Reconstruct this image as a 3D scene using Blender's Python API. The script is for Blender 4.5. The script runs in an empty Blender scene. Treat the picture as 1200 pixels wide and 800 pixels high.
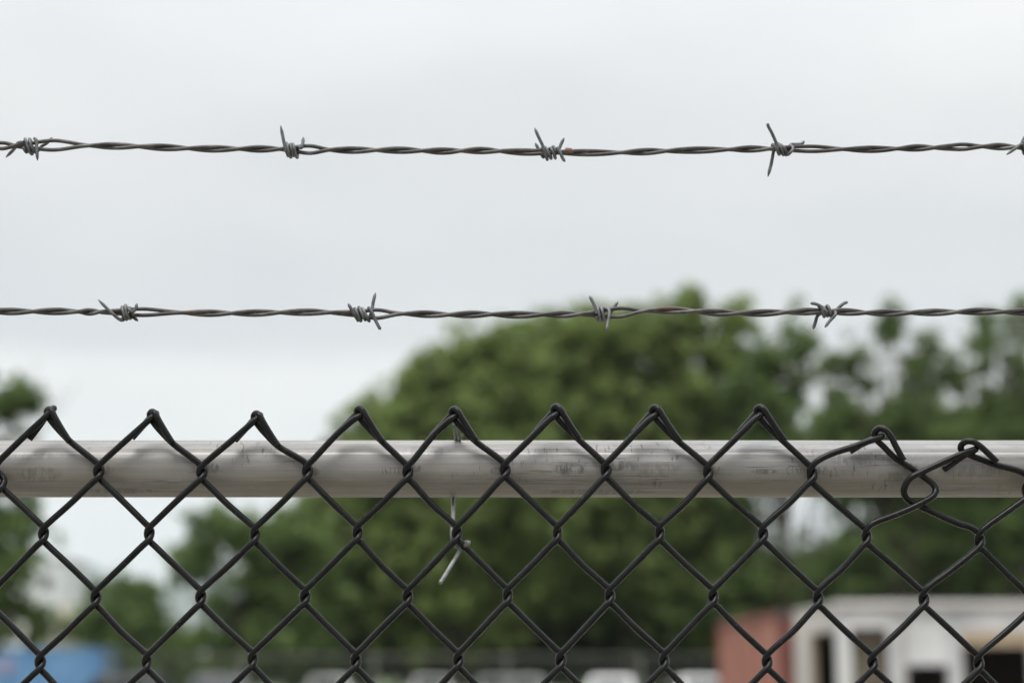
import bpy, bmesh, math, random
import numpy as np
from mathutils import Vector, Matrix

random.seed(7)
rng = np.random.default_rng(11)
R = math.radians
scene = bpy.context.scene
COL = scene.collection

# ------------------------------------------------------------------ camera
CAM_H, PITCH, LENS = 1.60, R(11.1), 60.0
F = LENS / 36.0 * 1200.0            # focal length in pixels of the 1200 px wide photograph
D = 1.17                            # distance of the fence plane
cam = bpy.data.objects.new('camera', bpy.data.cameras.new('camera'))
COL.objects.link(cam)
cam.location = (0, 0, CAM_H)
cam.rotation_euler = (R(90) + PITCH, 0, 0)
cam.data.lens, cam.data.sensor_width, cam.data.sensor_fit = LENS, 36.0, 'HORIZONTAL'
cam.data.clip_start, cam.data.clip_end = 0.05, 30000
cam.data.dof.use_dof = True
cam.data.dof.focus_distance = 1.185
cam.data.dof.aperture_fstop = 4.4
scene.camera = cam
cp, sp = math.cos(PITCH), math.sin(PITCH)

def P(px, py, Y=D):
    """photo pixel -> world point on the vertical plane at distance Y"""
    dx, dy = (px - 600) / F, (400 - py) / F
    t = Y / (cp - dy * sp)
    return np.array((dx * t, Y, CAM_H + (sp + dy * cp) * t))

S = 0.0005875                       # metres per photo pixel at the fence

# ------------------------------------------------------------------ helpers
def tag(o, label=None, cat=None, group=None, kind=None):
    if label: o['label'] = label
    if cat: o['category'] = cat
    if group: o['group'] = group
    if kind: o['kind'] = kind
    return o

def thing(name, label, cat, loc=(0, 0, 0), rz=0, group=None):
    o = bpy.data.objects.new(name, None)
    o.empty_display_size = 0.1
    COL.objects.link(o)
    o.location = loc
    o.rotation_euler = (0, 0, rz)
    return tag(o, label, cat, group)

def link(name, me, parent=None):
    o = bpy.data.objects.new(name, me)
    COL.objects.link(o)
    if parent is not None: o.parent = parent
    return o

def mesh_np(name, V, quads, mat, parent=None, smooth=True, tris=None):
    me = bpy.data.meshes.new(name)
    V = np.asarray(V, np.float32)
    quads = np.asarray(quads, np.int32).reshape(-1, 4)
    nt = 0 if tris is None else len(tris)
    loops = quads.ravel()
    starts = np.arange(len(quads)) * 4
    tot = np.full(len(quads), 4)
    if nt:
        tr = np.asarray(tris, np.int32).reshape(-1, 3)
        starts = np.concatenate([starts, len(loops) + np.arange(nt) * 3])
        tot = np.concatenate([tot, np.full(nt, 3)])
        loops = np.concatenate([loops, tr.ravel()])
    me.vertices.add(len(V)); me.vertices.foreach_set('co', V.ravel())
    me.loops.add(len(loops)); me.loops.foreach_set('vertex_index', loops.astype(np.int32))
    me.polygons.add(len(starts))
    me.polygons.foreach_set('loop_start', starts.astype(np.int32))
    me.polygons.foreach_set('loop_total', tot.astype(np.int32))
    me.polygons.foreach_set('use_smooth', np.full(len(starts), smooth))
    me.update(calc_edges=True)
    me.materials.append(mat)
    return link(name, me, parent)

class MB:
    """collects tubes and boxes into ONE mesh"""
    def __init__(s): s.V, s.Q, s.n = [], [], 0
    def add(s, V, Q):
        s.V.append(np.asarray(V, float)); s.Q.append(np.asarray(Q, int).reshape(-1, 4) + s.n); s.n += len(V)
        return s
    def tube(s, pts, r, sides=8, closed_ends=True):
        pts = np.asarray(pts, float); n = len(pts)
        r = np.broadcast_to(np.asarray(r, float), (n,)).copy()
        if closed_ends:
            pts = np.concatenate([pts[:1], pts, pts[-1:]]); 
            r = np.concatenate([[r[0] * .02], r, [r[-1] * .02]]); n += 2
        T = np.zeros_like(pts); T[1:-1] = pts[2:] - pts[:-2]; T[0] = pts[1] - pts[0]; T[-1] = pts[-1] - pts[-2]
        if closed_ends: T[0] = T[2]; T[1] = T[2]; T[-1] = T[-3]; T[-2] = T[-3]
        T /= np.maximum(np.linalg.norm(T, axis=1, keepdims=True), 1e-12)
        ref = np.array((0, 1.0, 0)) if abs(T[0][1]) < .9 else np.array((1.0, 0, 0))
        N = ref - T[0] * ref.dot(T[0]); N /= np.linalg.norm(N)
        a = np.arange(sides) / sides * 2 * math.pi
        ca, sa = np.cos(a)[:, None], np.sin(a)[:, None]
        V = np.empty((n, sides, 3))
        for i in range(n):
            N = N - T[i] * N.dot(T[i]); N /= np.linalg.norm(N)
            B = np.cross(T[i], N)
            V[i] = pts[i] + r[i] * (ca * N + sa * B)
        i = np.arange(n - 1)[:, None] * sides; j = np.arange(sides)[None]; k = (j + 1) % sides
        Q = np.stack([i + j, i + k, i + sides + k, i + sides + j], -1).reshape(-1, 4)
        return s.add(V.reshape(-1, 3), Q)
    def box(s, x0, x1, y0, y1, z0, z1):
        V = [(x, y, z) for x in (x0, x1) for y in (y0, y1) for z in (z0, z1)]
        Q = [(0, 1, 3, 2), (4, 6, 7, 5), (0, 4, 5, 1), (2, 3, 7, 6), (0, 2, 6, 4), (1, 5, 7, 3)]
        return s.add(V, Q)
    def build(s, name, mat, parent=None, smooth=False, bevel=0, loc=None):
        o = mesh_np(name, np.concatenate(s.V), np.concatenate(s.Q), mat, parent, smooth)
        if bevel:
            m = o.modifiers.new('bevel', 'BEVEL'); m.width = bevel; m.segments = 2; m.limit_method = 'ANGLE'
        return o

def catmull(pts, sub):
    p = np.asarray(pts, float)
    q = np.concatenate([[2 * p[0] - p[1]], p, [2 * p[-1] - p[-2]]])
    out = []
    ts = np.arange(sub) / sub
    for i in range(len(p) - 1):
        a, b, c, d = q[i:i + 4]
        # centripetal-ish: scale tangents by the segment length so tight bends do not overshoot
        L = np.linalg.norm(c - b)
        m1 = (c - a); m1 = m1 / max(np.linalg.norm(m1), 1e-9) * L
        m2 = (d - b); m2 = m2 / max(np.linalg.norm(m2), 1e-9) * L
        for t in ts:
            h00 = 2*t**3-3*t**2+1; h10 = t**3-2*t**2+t; h01 = -2*t**3+3*t**2; h11 = t**3-t**2
            out.append(h00*b + h10*m1 + h01*c + h11*m2)
    out.append(p[-1])
    return np.array(out)

# ------------------------------------------------------------------ materials
def new_mat(name):
    m = bpy.data.materials.new(name); m.use_nodes = True
    nt = m.node_tree
    return m, nt, nt.nodes['Principled BSDF']

def nd(nt, kind, **kw):
    n = nt.nodes.new(kind)
    for k, v in kw.items():
        if k.startswith('i_'):
            key = k[2:]
            key = int(key) if key.isdigit() else key.replace('_', ' ')
            n.inputs[key].default_value = v
        else: setattr(n, k, v)
    return n

def ramp(nt, fac, stops):
    n = nt.nodes.new('ShaderNodeValToRGB')
    cr = n.color_ramp
    while len(cr.elements) < len(stops): cr.elements.new(0.5)
    for e, (p, c) in zip(cr.elements, stops):
        e.position = p
        e.color = (*c, 1) if len(c) == 3 else c
    nt.links.new(fac, n.inputs[0])
    return n

def noise(nt, scale, detail=4, rough=.55, vec=None, mapscale=None, space='Object'):
    tc = nt.nodes.new('ShaderNodeTexCoord')
    v = tc.outputs[space] if vec is None else vec
    if mapscale:
        mp = nt.nodes.new('ShaderNodeMapping'); mp.inputs['Scale'].default_value = mapscale
        nt.links.new(v, mp.inputs['Vector']); v = mp.outputs[0]
    n = nd(nt, 'ShaderNodeTexNoise'); n.inputs['Scale'].default_value = scale
    n.inputs['Detail'].default_value = detail; n.inputs['Roughness'].default_value = rough
    nt.links.new(v, n.inputs['Vector'])
    return n

def bump(nt, bsdf, height, strength, dist):
    b = nd(nt, 'ShaderNodeBump'); b.inputs['Strength'].default_value = strength; b.inputs['Distance'].default_value = dist
    nt.links.new(height, b.inputs['Height']); nt.links.new(b.outputs[0], bsdf.inputs['Normal'])

def mat_simple(name, c1, c2, scale=4, rough=.6, metal=0, mapscale=None, bstr=0.0, bdist=.002, lo=.35, hi=.65, spec=.5):
    m, nt, b = new_mat(name)
    n = noise(nt, scale, mapscale=mapscale)
    r = ramp(nt, n.outputs[0], [(lo, c1), (hi, c2)])
    nt.links.new(r.outputs[0], b.inputs['Base Color'])
    b.inputs['Roughness'].default_value = rough; b.inputs['Metallic'].default_value = metal
    b.inputs['Specular IOR Level'].default_value = spec
    if bstr: bump(nt, b, n.outputs[0], bstr, bdist)
    return m

M = {}
# black vinyl coated mesh wire
m, nt, b = new_mat('black_vinyl')
n1 = noise(nt, 60, 5); n2 = noise(nt, 900, 3)
r = ramp(nt, n1.outputs[0], [(.3, (.0045, .0047, .005)), (.72, (.010, .0104, .0104))])
# a few worn and dusty flecks
n3 = noise(nt, 420, 2); r3 = ramp(nt, n3.outputs[0], [(.735, (0, 0, 0)), (.77, (1, 1, 1))])
mx = nd(nt, 'ShaderNodeMix', data_type='RGBA'); nt.links.new(r3.outputs[0], mx.inputs[0])
nt.links.new(r.outputs[0], mx.inputs[6]); mx.inputs[7].default_value = (.12, .12, .115, 1)
nt.links.new(mx.outputs[2], b.inputs['Base Color'])
rr = ramp(nt, n1.outputs[0], [(.3, (.15,) * 3), (.7, (.28,) * 3)]); nt.links.new(rr.outputs[0], b.inputs['Roughness'])
b.inputs['Specular IOR Level'].default_value = .2
bump(nt, b, n2.outputs[0], .25, .0003)
M['vinyl'] = m

# weathered galvanised barbed wire
m, nt, b = new_mat('weathered_zinc_wire')
n1 = noise(nt, 90, 5, .6)
r = ramp(nt, n1.outputs[0], [(.28, (.042, .038, .037)), (.5, (.075, .071, .069)), (.75, (.145, .142, .139))])
n3 = noise(nt, 38, 4, .7); r3 = ramp(nt, n3.outputs[0], [(.60, (0, 0, 0)), (.78, (1, 1, 1))])
mx = nd(nt, 'ShaderNodeMix', data_type='RGBA'); nt.links.new(r3.outputs[0], mx.inputs[0])
nt.links.new(r.outputs[0], mx.inputs[6]); mx.inputs[7].default_value = (.13, .075, .05, 1)
nt.links.new(mx.outputs[2], b.inputs['Base Color'])
b.inputs['Metallic'].default_value = .55; b.inputs['Roughness'].default_value = .48
bump(nt, b, noise(nt, 1400, 3).outputs[0], .35, .0003)
M['zinc'] = m
M['barb_zinc'] = mat_simple('barb_zinc', (.075, .077, .08), (.17, .174, .178), 140, .5, .55, bstr=.3, bdist=.0003)
M['rust'] = mat_simple('rust', (.13, .07, .055), (.24, .15, .125), 900, .9, bstr=.5, bdist=.0006)
M['tie'] = mat_simple('tie_wire_zinc', (.15, .157, .155), (.27, .28, .275), 130, .5, .5, bstr=.3, bdist=.0003)

# galvanised rail: lengthwise streaks, fine vertical scratches, dark stains
def rail_material():
    m, nt, b = new_mat('galvanised_rail')
    L = nt.links.new
    tc = nd(nt, 'ShaderNodeTexCoord')
    def math_(op, a, bb=None, c=None):
        n = nd(nt, 'ShaderNodeMath', operation=op)
        for i, v in enumerate((a, bb, c)):
            if v is None: continue
            if isinstance(v, (int, float)): n.inputs[i].default_value = v
            else: L(v, n.inputs[i])
        return n.outputs[0]
    big = noise(nt, 5, 4, .6, mapscale=(1, 8, 8))
    streak = noise(nt, 9, 6, .7, mapscale=(.35, 26, 26))
    fine = noise(nt, 40, 4, .7, mapscale=(.6, 22, 22))
    spangle = noise(nt, 260, 5, .7)
    blotch = noise(nt, 34, 5, .6, mapscale=(1, 1.6, 1.6))
    base = ramp(nt, streak.outputs[0], [(.34, (.16, .152, .141)), (.5, (.255, .254, .25)), (.66, (.37, .374, .372))])
    warm = ramp(nt, big.outputs[0], [(.35, (1, .965, .92)), (.65, (.97, 1, 1.03))])
    mul = nd(nt, 'ShaderNodeMix', data_type='RGBA', blend_type='MULTIPLY'); mul.inputs[0].default_value = 1
    L(base.outputs[0], mul.inputs[6]); L(warm.outputs[0], mul.inputs[7])
    col = mul.outputs[2]
    def darken(col, fac, c):
        n = nd(nt, 'ShaderNodeMix', data_type='RGBA'); L(fac, n.inputs[0]); L(col, n.inputs[6]); n.inputs[7].default_value = (*c, 1)
        return n.outputs[2]
    def lighten(col, fac, c): return darken(col, fac, c)
    sp_ = ramp(nt, spangle.outputs[0], [(.38, (.0,) * 3), (.68, (.65,) * 3)])
    col = darken(col, sp_.outputs[0], (.26, .25, .235))
    bl = ramp(nt, blotch.outputs[0], [(.42, (.0,) * 3), (.66, (.85,) * 3)])
    col = darken(col, bl.outputs[0], (.24, .235, .23))
    # hairline dark marks along the tube
    hl = ramp(nt, fine.outputs[0], [(.57, (0,) * 3), (.64, (.85,) * 3)])
    gate = ramp(nt, noise(nt, 16, 2).outputs[0], [(.42, (0,) * 3), (.56, (1,) * 3)])
    col = darken(col, math_('MULTIPLY', hl.outputs[0], gate.outputs[0]), (.10, .09, .08))
    # short scuffs across the tube
    vs = noise(nt, 60, 3, .6, mapscale=(7, 1.6, 1.6))
    vr = ramp(nt, vs.outputs[0], [(.595, (0,) * 3), (.655, (.85,) * 3)])
    gate2 = ramp(nt, noise(nt, 13, 3, .6, mapscale=(1, 2, 2)).outputs[0], [(.53, (0,) * 3), (.62, (1,) * 3)])
    col = darken(col, math_('MULTIPLY', vr.outputs[0], gate2.outputs[0]), (.09, .085, .08))
    # bright rubbed line near the shoulder of the tube (extrusion line) and a lower seam of dirt
    sep = nd(nt, 'ShaderNodeSeparateXYZ'); L(tc.outputs['Object'], sep.inputs[0])
    wob = noise(nt, 14, 3, .5, mapscale=(1, .001, .001))
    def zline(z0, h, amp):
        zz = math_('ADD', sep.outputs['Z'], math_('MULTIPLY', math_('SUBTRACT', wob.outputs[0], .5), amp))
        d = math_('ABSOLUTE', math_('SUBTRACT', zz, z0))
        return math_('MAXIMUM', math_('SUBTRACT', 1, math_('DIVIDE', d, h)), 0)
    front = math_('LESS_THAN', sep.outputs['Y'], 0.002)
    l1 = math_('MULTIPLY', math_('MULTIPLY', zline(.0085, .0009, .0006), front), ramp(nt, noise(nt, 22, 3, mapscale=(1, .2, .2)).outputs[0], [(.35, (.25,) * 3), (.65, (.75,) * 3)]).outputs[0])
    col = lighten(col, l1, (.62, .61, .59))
    l2 = math_('MULTIPLY', math_('MULTIPLY', zline(-.0105, .0010, .0035), front), ramp(nt, noise(nt, 30, 4, mapscale=(1, .2, .2)).outputs[0], [(.42, (0,) * 3), (.6, (.7,) * 3)]).outputs[0])
    col = darken(col, l2, (.11, .095, .085))
    belly_bounce = math_('MULTIPLY', math_('MINIMUM', math_('MAXIMUM', math_('DIVIDE', math_('SUBTRACT', .004, sep.outputs['Z']), .012), 0), 1), front)  # brown streaks below: warm ground reflection and shading painted into the tube's lower front
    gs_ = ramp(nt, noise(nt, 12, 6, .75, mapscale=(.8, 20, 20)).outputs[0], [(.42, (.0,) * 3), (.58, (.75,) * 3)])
    col = darken(col, math_('MULTIPLY', belly_bounce, gs_.outputs[0]), (.255, .222, .182))
    # smudges at fixed places on the tube  (x, z, half width, half height, strength)
    sm = noise(nt, 120, 5, .7, mapscale=(2.6, .8, .8))
    smr = ramp(nt, sm.outputs[0], [(.40, (0,) * 3), (.56, (1,) * 3)])
    for px, pz, hw, hh, st in SMUDGES:
        dx = math_('DIVIDE', math_('SUBTRACT', sep.outputs['X'], px), hw)
        dz = math_('DIVIDE', math_('SUBTRACT', sep.outputs['Z'], pz), hh)
        dist = math_('SQRT', math_('ADD', math_('MULTIPLY', dx, dx), math_('MULTIPLY', dz, dz)))
        mask = math_('MINIMUM', math_('MAXIMUM', math_('MULTIPLY', math_('SUBTRACT', 1.1, dist), 3), 0), 1)
        f = math_('MULTIPLY', math_('MULTIPLY', mask, smr.outputs[0]), st)
        col = darken(col, math_('MULTIPLY', f, front), (.105, .105, .105))
    L(col, b.inputs['Base Color'])
    b.inputs['Metallic'].default_value = .3
    rr = ramp(nt, streak.outputs[0], [(.3, (.62,) * 3), (.7, (.44,) * 3)]); L(rr.outputs[0], b.inputs['Roughness'])
    h = math_('ADD', math_('MULTIPLY', streak.outputs[0], .6), math_('MULTIPLY', spangle.outputs[0], .4))
    bump(nt, b, h, .22, .0006)
    return m

RAIL_Y = D + 0.0262
RAIL_C = P(600, 549, RAIL_Y)
RAIL_R = 33.3 * S * (RAIL_Y / D)
def rail_xz(px, py):
    p = P(px, py, RAIL_Y - RAIL_R * .8) ; return p[0], p[2] - RAIL_C[2]
SMUDGES = []
for px, py, hw, hh, st in ((668, 550, 19, 8, 1.0), (720, 546, 26, 6, .7), (765, 549, 34, 7, .45), (48, 556, 26, 9, .6), (895, 553, 16, 3.0, .9),
                           (500, 528, 30, 7, .4), (1000, 537, 60, 9, .4), (1045, 559, 18, 6, .55), (250, 549, 8, 7, .8), (1140, 552, 40, 8, .4), (30, 535, 60, 5, .35), (140, 574, 50, 3, .6), (700, 575, 70, 3, .55)):
    x, z = rail_xz(px, py); SMUDGES.append((x, z, hw * S, hh * S, st))
for _j, _dx in ((1, 10), (3, 13), (5, 7), (7, 9), (9, -9), (11, 12), (13, 8), (15, 9), (17, -14)):
    _q = {1: (116, 551), 3: (236, 549), 5: (360, 553), 7: (478, 549), 9: (592, 552), 11: (710, 548), 13: (830, 551), 15: (952, 552), 17: (1079, 548)}[_j]
    x, z = rail_xz(_q[0] + _dx, _q[1]); SMUDGES.append((x, z, 9 * S, 5 * S, .75))
M['rail'] = rail_material()
M['stamp'] = mat_simple('stamp_ink', (.09, .085, .08), (.17, .16, .15), 500, .7)

def leaf_mat(name, c1, c2, c3):
    m, nt, b = new_mat(name)
    g = nd(nt, 'ShaderNodeNewGeometry')
    r = ramp(nt, g.outputs['Random Per Island'], [(0, c1), (.55, c2), (1, c3)])
    nt.links.new(r.outputs[0], b.inputs['Base Color'])
    b.inputs['Roughness'].default_value = .55
    b.inputs['Specular IOR Level'].default_value = .15
    tr = nd(nt, 'ShaderNodeBsdfTranslucent'); nt.links.new(r.outputs[0], tr.inputs['Color'])
    ms = nd(nt, 'ShaderNodeMixShader'); ms.inputs[0].default_value = .48
    nt.links.new(b.outputs[0], ms.inputs[1]); nt.links.new(tr.outputs[0], ms.inputs[2])
    nt.links.new(ms.outputs[0], nt.nodes['Material Output'].inputs['Surface'])
    return m
M['leaf_light'] = leaf_mat('leaf_light', (.15, .21, .055), (.22, .295, .09), (.29, .35, .14))
M['leaf_mid'] = leaf_mat('leaf_mid', (.095, .15, .04), (.145, .215, .065), (.20, .265, .105))
M['leaf_dark'] = leaf_mat('leaf_dark', (.05, .083, .024), (.075, .118, .036), (.105, .15, .054))
M['bark'] = mat_simple('bark', (.05, .038, .028), (.12, .095, .07), 9, .9, mapscale=(3, 3, .5), bstr=.6, bdist=.03)
M['ground'] = None
m, nt, b = new_mat('gravel_and_grass')
n1 = noise(nt, .12, 5, .6); n2 = noise(nt, 30, 5, .7); n3 = noise(nt, 2.2, 4, .6)
gr = ramp(nt, n2.outputs[0], [(.3, (.20, .185, .155)), (.7, (.38, .36, .31))])
gs = ramp(nt, n3.outputs[0], [(.3, (.05, .075, .025)), (.7, (.10, .13, .05))])
tcg = nd(nt, 'ShaderNodeTexCoord'); sxyz = nd(nt, 'ShaderNodeSeparateXYZ'); nt.links.new(tcg.outputs['Object'], sxyz.inputs[0])
mr = nd(nt, 'ShaderNodeMapRange'); nt.links.new(sxyz.outputs['Y'], mr.inputs[0]); mr.inputs[1].default_value = 37; mr.inputs[2].default_value = 43; mr.inputs[3].default_value = 0; mr.inputs[4].default_value = .5
ad = nd(nt, 'ShaderNodeMath', operation='ADD'); nt.links.new(n1.outputs[0], ad.inputs[0]); nt.links.new(mr.outputs[0], ad.inputs[1])
sel = ramp(nt, ad.outputs[0], [(.56, (0,) * 3), (.62, (1,) * 3)])
mx = nd(nt, 'ShaderNodeMix', data_type='RGBA'); nt.links.new(sel.outputs[0], mx.inputs[0])
nt.links.new(gr.outputs[0], mx.inputs[6]); nt.links.new(gs.outputs[0], mx.inputs[7]); nt.links.new(mx.outputs[2], b.inputs['Base Color'])
b.inputs['Roughness'].default_value = .95
bump(nt, b, n2.outputs[0], .5, .03)
M['ground'] = m
M['hill'] = mat_simple('wooded_hill', (.035, .05, .035), (.075, .09, .06), .004, .95)
M['red'] = mat_simple('red_paint_sheen_side', (.18, .055, .036), (.37, .18, .135), 1.3, .6, mapscale=(2, 2, .5), lo=.3, hi=.7)  # container sides: paler and pinker, their sheen is put into the paint colour
M['red_dark'] = mat_simple('red_paint_darker_end', (.12, .032, .024), (.20, .065, .048), 1.6, .65, mapscale=(2, 2, .5), lo=.3, hi=.7)  # darker copy of the same red for the end face, without that sheen
M['blue'] = mat_simple('sky_blue_paint', (.10, .235, .46), (.18, .35, .59), 1.2, .55, mapscale=(2, 2, .6), lo=.3, hi=.7)
M['pinkpatch'] = mat_simple('pink_panel', (.26, .27, .46), (.34, .31, .46), 3, .6)
M['steel_dark'] = mat_simple('dark_steel', (.05, .05, .05), (.10, .10, .10), 12, .5, .4)
M['white_wall'] = mat_simple('weathered_white_boards', (.40, .41, .42), (.62, .62, .62), 1.1, .7, mapscale=(1.6, 1.6, .5), lo=.36, hi=.56)
M['grey_wall'] = mat_simple('grey_boards', (.36, .35, .33), (.5, .48, .45), 1.5, .8, mapscale=(1, 1, .4))
M['roof'] = mat_simple('pale_roof_sheet', (.42, .41, .39), (.56, .55, .53), 2, .6)
M['wood'] = mat_simple('bare_wood', (.28, .21, .14), (.42, .34, .24), 6, .85, mapscale=(.3, 3, 6))
M['slat'] = mat_simple('beige_slats', (.14, .115, .085), (.26, .22, .165), 5, .8, mapscale=(1, 1, 4))
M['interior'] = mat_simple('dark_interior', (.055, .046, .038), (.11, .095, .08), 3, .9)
M['car_white'] = mat_simple('white_car_paint', (.62, .62, .61), (.74, .74, .73), 1, .3, spec=.6)
M['car_dark'] = mat_simple('black_car_paint', (.012, .013, .016), (.022, .023, .027), 1, .3, spec=.6)
M['car_silver'] = mat_simple('silver_car_paint', (.36, .36, .35), (.45, .45, .44), 1, .35, .3)
M['tyre'] = mat_simple('tyre_rubber', (.02, .02, .02), (.035, .035, .035), 20, .9)
M['rim'] = mat_simple('rim_metal', (.4, .4, .4), (.55, .55, .55), 20, .35, .8)
m, nt, b = new_mat('dark_glass'); b.inputs['Base Color'].default_value = (.02, .025, .028, 1); b.inputs['Roughness'].default_value = .08
n_ = noise(nt, 1.2); r_ = ramp(nt, n_.outputs[0], [(.4, (.05,) * 3), (.6, (.12,) * 3)]); nt.links.new(r_.outputs[0], b.inputs['Roughness'])
M['glass'] = m
M['lamp_red'] = mat_simple('tail_lamp_plastic', (.25, .015, .012), (.32, .03, .02), 8, .25)
M['lamp_clear'] = mat_simple('clear_lamp_plastic', (.55, .56, .56), (.7, .7, .7), 8, .15)
M['plate'] = mat_simple('black_bumper_plastic', (.03, .03, .03), (.05, .05, .05), 8, .6)
M['render_white'] = mat_simple('white_render', (.58, .60, .62), (.72, .73, .74), .6, .85)
M['render_beige'] = mat_simple('beige_render', (.42, .38, .30), (.54, .49, .40), .6, .85)
M['tile'] = mat_simple('grey_tiles', (.30, .28, .25), (.42, .39, .36), 3, .85)
M['old_post'] = mat_simple('dull_weathered_zinc', (.15, .16, .13), (.24, .25, .21), 30, .7, .3)
M['post'] = mat_simple('galvanised_post', (.28, .28, .27), (.42, .42, .41), 30, .5, .5, mapscale=(1, 1, .2))

# ------------------------------------------------------------------ the near chain link fence
fence = thing('chain_link_fence', 'sharp black chain link fence in the foreground with galvanised top rail', 'fence', (0, D, 0))
fence.location = (0, 0, 0)
d = 4.5 * S                                     # half thickness of the weave
RW = 3.85 * S                                   # wire radius
pitch = 0.0
row1 = {-1: (2, 566), 1: (116, 553), 3: (236.5, 554), 5: (360.5, 552.5), 7: (478, 553), 9: (592, 550.5), 11: (710, 550.5), 13: (830, 552.5), 15: (952, 554), 17: (1079, 572), 19: (1204, 573)}
row2 = {0: (51, 626.5), 2: (175, 626), 4: (298.5, 627), 6: (419, 624.5), 8: (535.5, 624.5), 10: (653.5, 624), 12: (773, 624), 14: (894, 624.5), 16: (1015.5, 627.5), 18: (1147.5, 632)}
row3 = {-1: (-11, 702), 1: (112, 701), 3: (235.5, 700), 5: (357.5, 699.5), 7: (477.5, 699), 9: (595, 697.5), 11: (714.5, 697.5), 13: (836, 698), 15: (958.5, 699.5), 17: (1082.5, 700.5), 19: (1208, 704)}
row4 = {0: (47, 776.5), 2: (172, 776), 4: (296, 773), 6: (417, 774), 8: (537, 773), 10: (657, 773), 12: (778.5, 773), 14: (899, 774), 16: (1023, 774.5), 18: (1147, 775)}
ROWS = {1: row1, 2: row2, 3: row3, 4: row4}
peaks = {0: (57, 486), 2: (178, 489), 4: (300, 491), 6: (421, 485), 8: (532, 486), 10: (651.5, 483), 12: (767, 484), 14: (890, 484), 16: (1033, 508), 18: (1138, 524)}
def XZ(q):
    p = P(q[0], q[1]); return np.array((p[0], p[2]))
JMIN, JMAX = -50, 66
HP = 60.6 * S                                   # half diamond width
VP = (XZ(row1[7])[1] - XZ(row3[7])[1]) / 2      # half diamond height
rj = np.random.default_rng(3)
jit = {}
def node(j, row):
    if row in ROWS and j in ROWS[row]: return XZ(ROWS[row][j])
    k = (j, row)
    if k not in jit: jit[k] = rj.normal(0, 1, 2) * (.0012, .0009)
    par = j % 2
    if par: js = [c for c in row1]; ref = {1: row1, 3: row3}; r0 = 3 if row >= 3 else 1
    else:   js = [c for c in row2]; ref = {2: row2, 4: row4}; r0 = 4 if row >= 4 else 2
    jc = min(max(j, min(js)), max(js))
    base = XZ(ref[r0][jc])
    if r0 == 1 and jc in (17, 19): base = XZ((1082.5, 552)) + (HP * (jc - 17), 0)
    return base + np.array(((j - jc) * HP, -(row - r0) * VP)) + jit[k]
def peak(j):
    if j in peaks: return XZ(peaks[j])
    k = (j, 0)
    if k not in jit: jit[k] = rj.normal(0, 1, 2) * (.0016, .002)
    jc = min(max(j, 0), 18)
    b = XZ(peaks[jc]) if jc < 16 else XZ((1010 + (jc - 16) * 60.5, 486))
    return b + np.array(((j - jc) * HP, 0)) + jit[k]

def pt(c, ox, oy, dep):                         # offset in photo pixels from a point of the weave plane
    return (c[0] + ox * S, D + dep * d, c[1] - oy * S)
def pxd(px, py, dep):
    q = XZ((px, py)); return (q[0], D + dep * d, q[1])

NROWS = int((node(7, 1)[1] - 0.05) / VP)
special = {
 -1: [(33, 514, 1), (45, 498, 1.1), (58, 480, .9), (63, 478.5, 0), (57, 486, -.8), (49, 494, -1), (30, 511.5, -1), (12, 529, -1), (1, 540, -1), (-5, 549.5, -.9), (-6.5, 559, -.4), (-3, 568, .4), (4, 574, 1), (14, 583, 1)],
 15: [(997, 528, 1), (1010, 520, 1), (1023, 514.5, .8), (1033.5, 510.5, 0), (1029, 513.5, -.8), (1015, 518, -1), (997, 524.5, -1), (975, 531.5, -1), (957, 540.5, -1), (949.5, 549, -.7), (949.3, 555.5, 0), (951, 562, .9), (957.5, 569.5, 1)],
 16: [(1058, 540, -1), (1048.5, 523, -1.15), (1041, 509, -1.15), (1033, 502, -.5), (1026, 505, .4), (1027, 513, .9), (1035, 521, 1), (1050, 535.5, 1), (1070, 548.5, 1), (1085, 559.5, .9), (1094, 567.5, .5), (1096.5, 574.5, 0), (1092, 582, -.7), (1079, 589.5, -1), (1060, 598.5, -1), (1041, 606, -1)],
 17: [(1107, 549.5, 1), (1119, 541, 1), (1132, 532, .8), (1143, 526.5, 0), (1136, 528.5, -.8), (1118, 535.5, -1), (1096, 545.5, -1), (1078, 554, -1), (1066, 560.5, -.9), (1060, 570, -.4), (1060, 579, .3), (1067, 586.5, .9), (1085, 595.5, 1), (1109, 606.5, 1), (1124, 613, 1)],
 18: [(1167, 541.5, -1), (1157, 532, -1.15), (1147, 523, -1.15), (1139, 518, -.9), (1131.5, 517.5, -.3), (1126.5, 522, .3), (1128.5, 528, .8), (1137, 532, 1), (1151, 537.5, 1), (1171, 544.5, 1), (1192, 550, 1), (1205, 556, 1), (1213, 564, .6), (1214, 572, 0), (1208, 579.5, -.8), (1197, 587, -1), (1180, 599, -1)],
}
def left_turn(c, k):
    e = jit_turn[k]
    return [pt(c, 6.5, -13.6, -1), pt(c, -.6, -6.4, -.85), pt(c, -2.5 + e, 0, 0), pt(c, -.6, 6.4, .85), pt(c, 6.5, 13.4, 1)]
def right_turn(c, k):
    e = jit_turn[k]
    return [pt(c, -6.5, -13.6, 1), pt(c, .6, -6.4, .85), pt(c, 2.5 + e, 0, 0), pt(c, .6, 6.4, -.85), pt(c, -6.5, 13.4, -1)]
jit_turn = rj.normal(0, .35, 4000)

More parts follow.
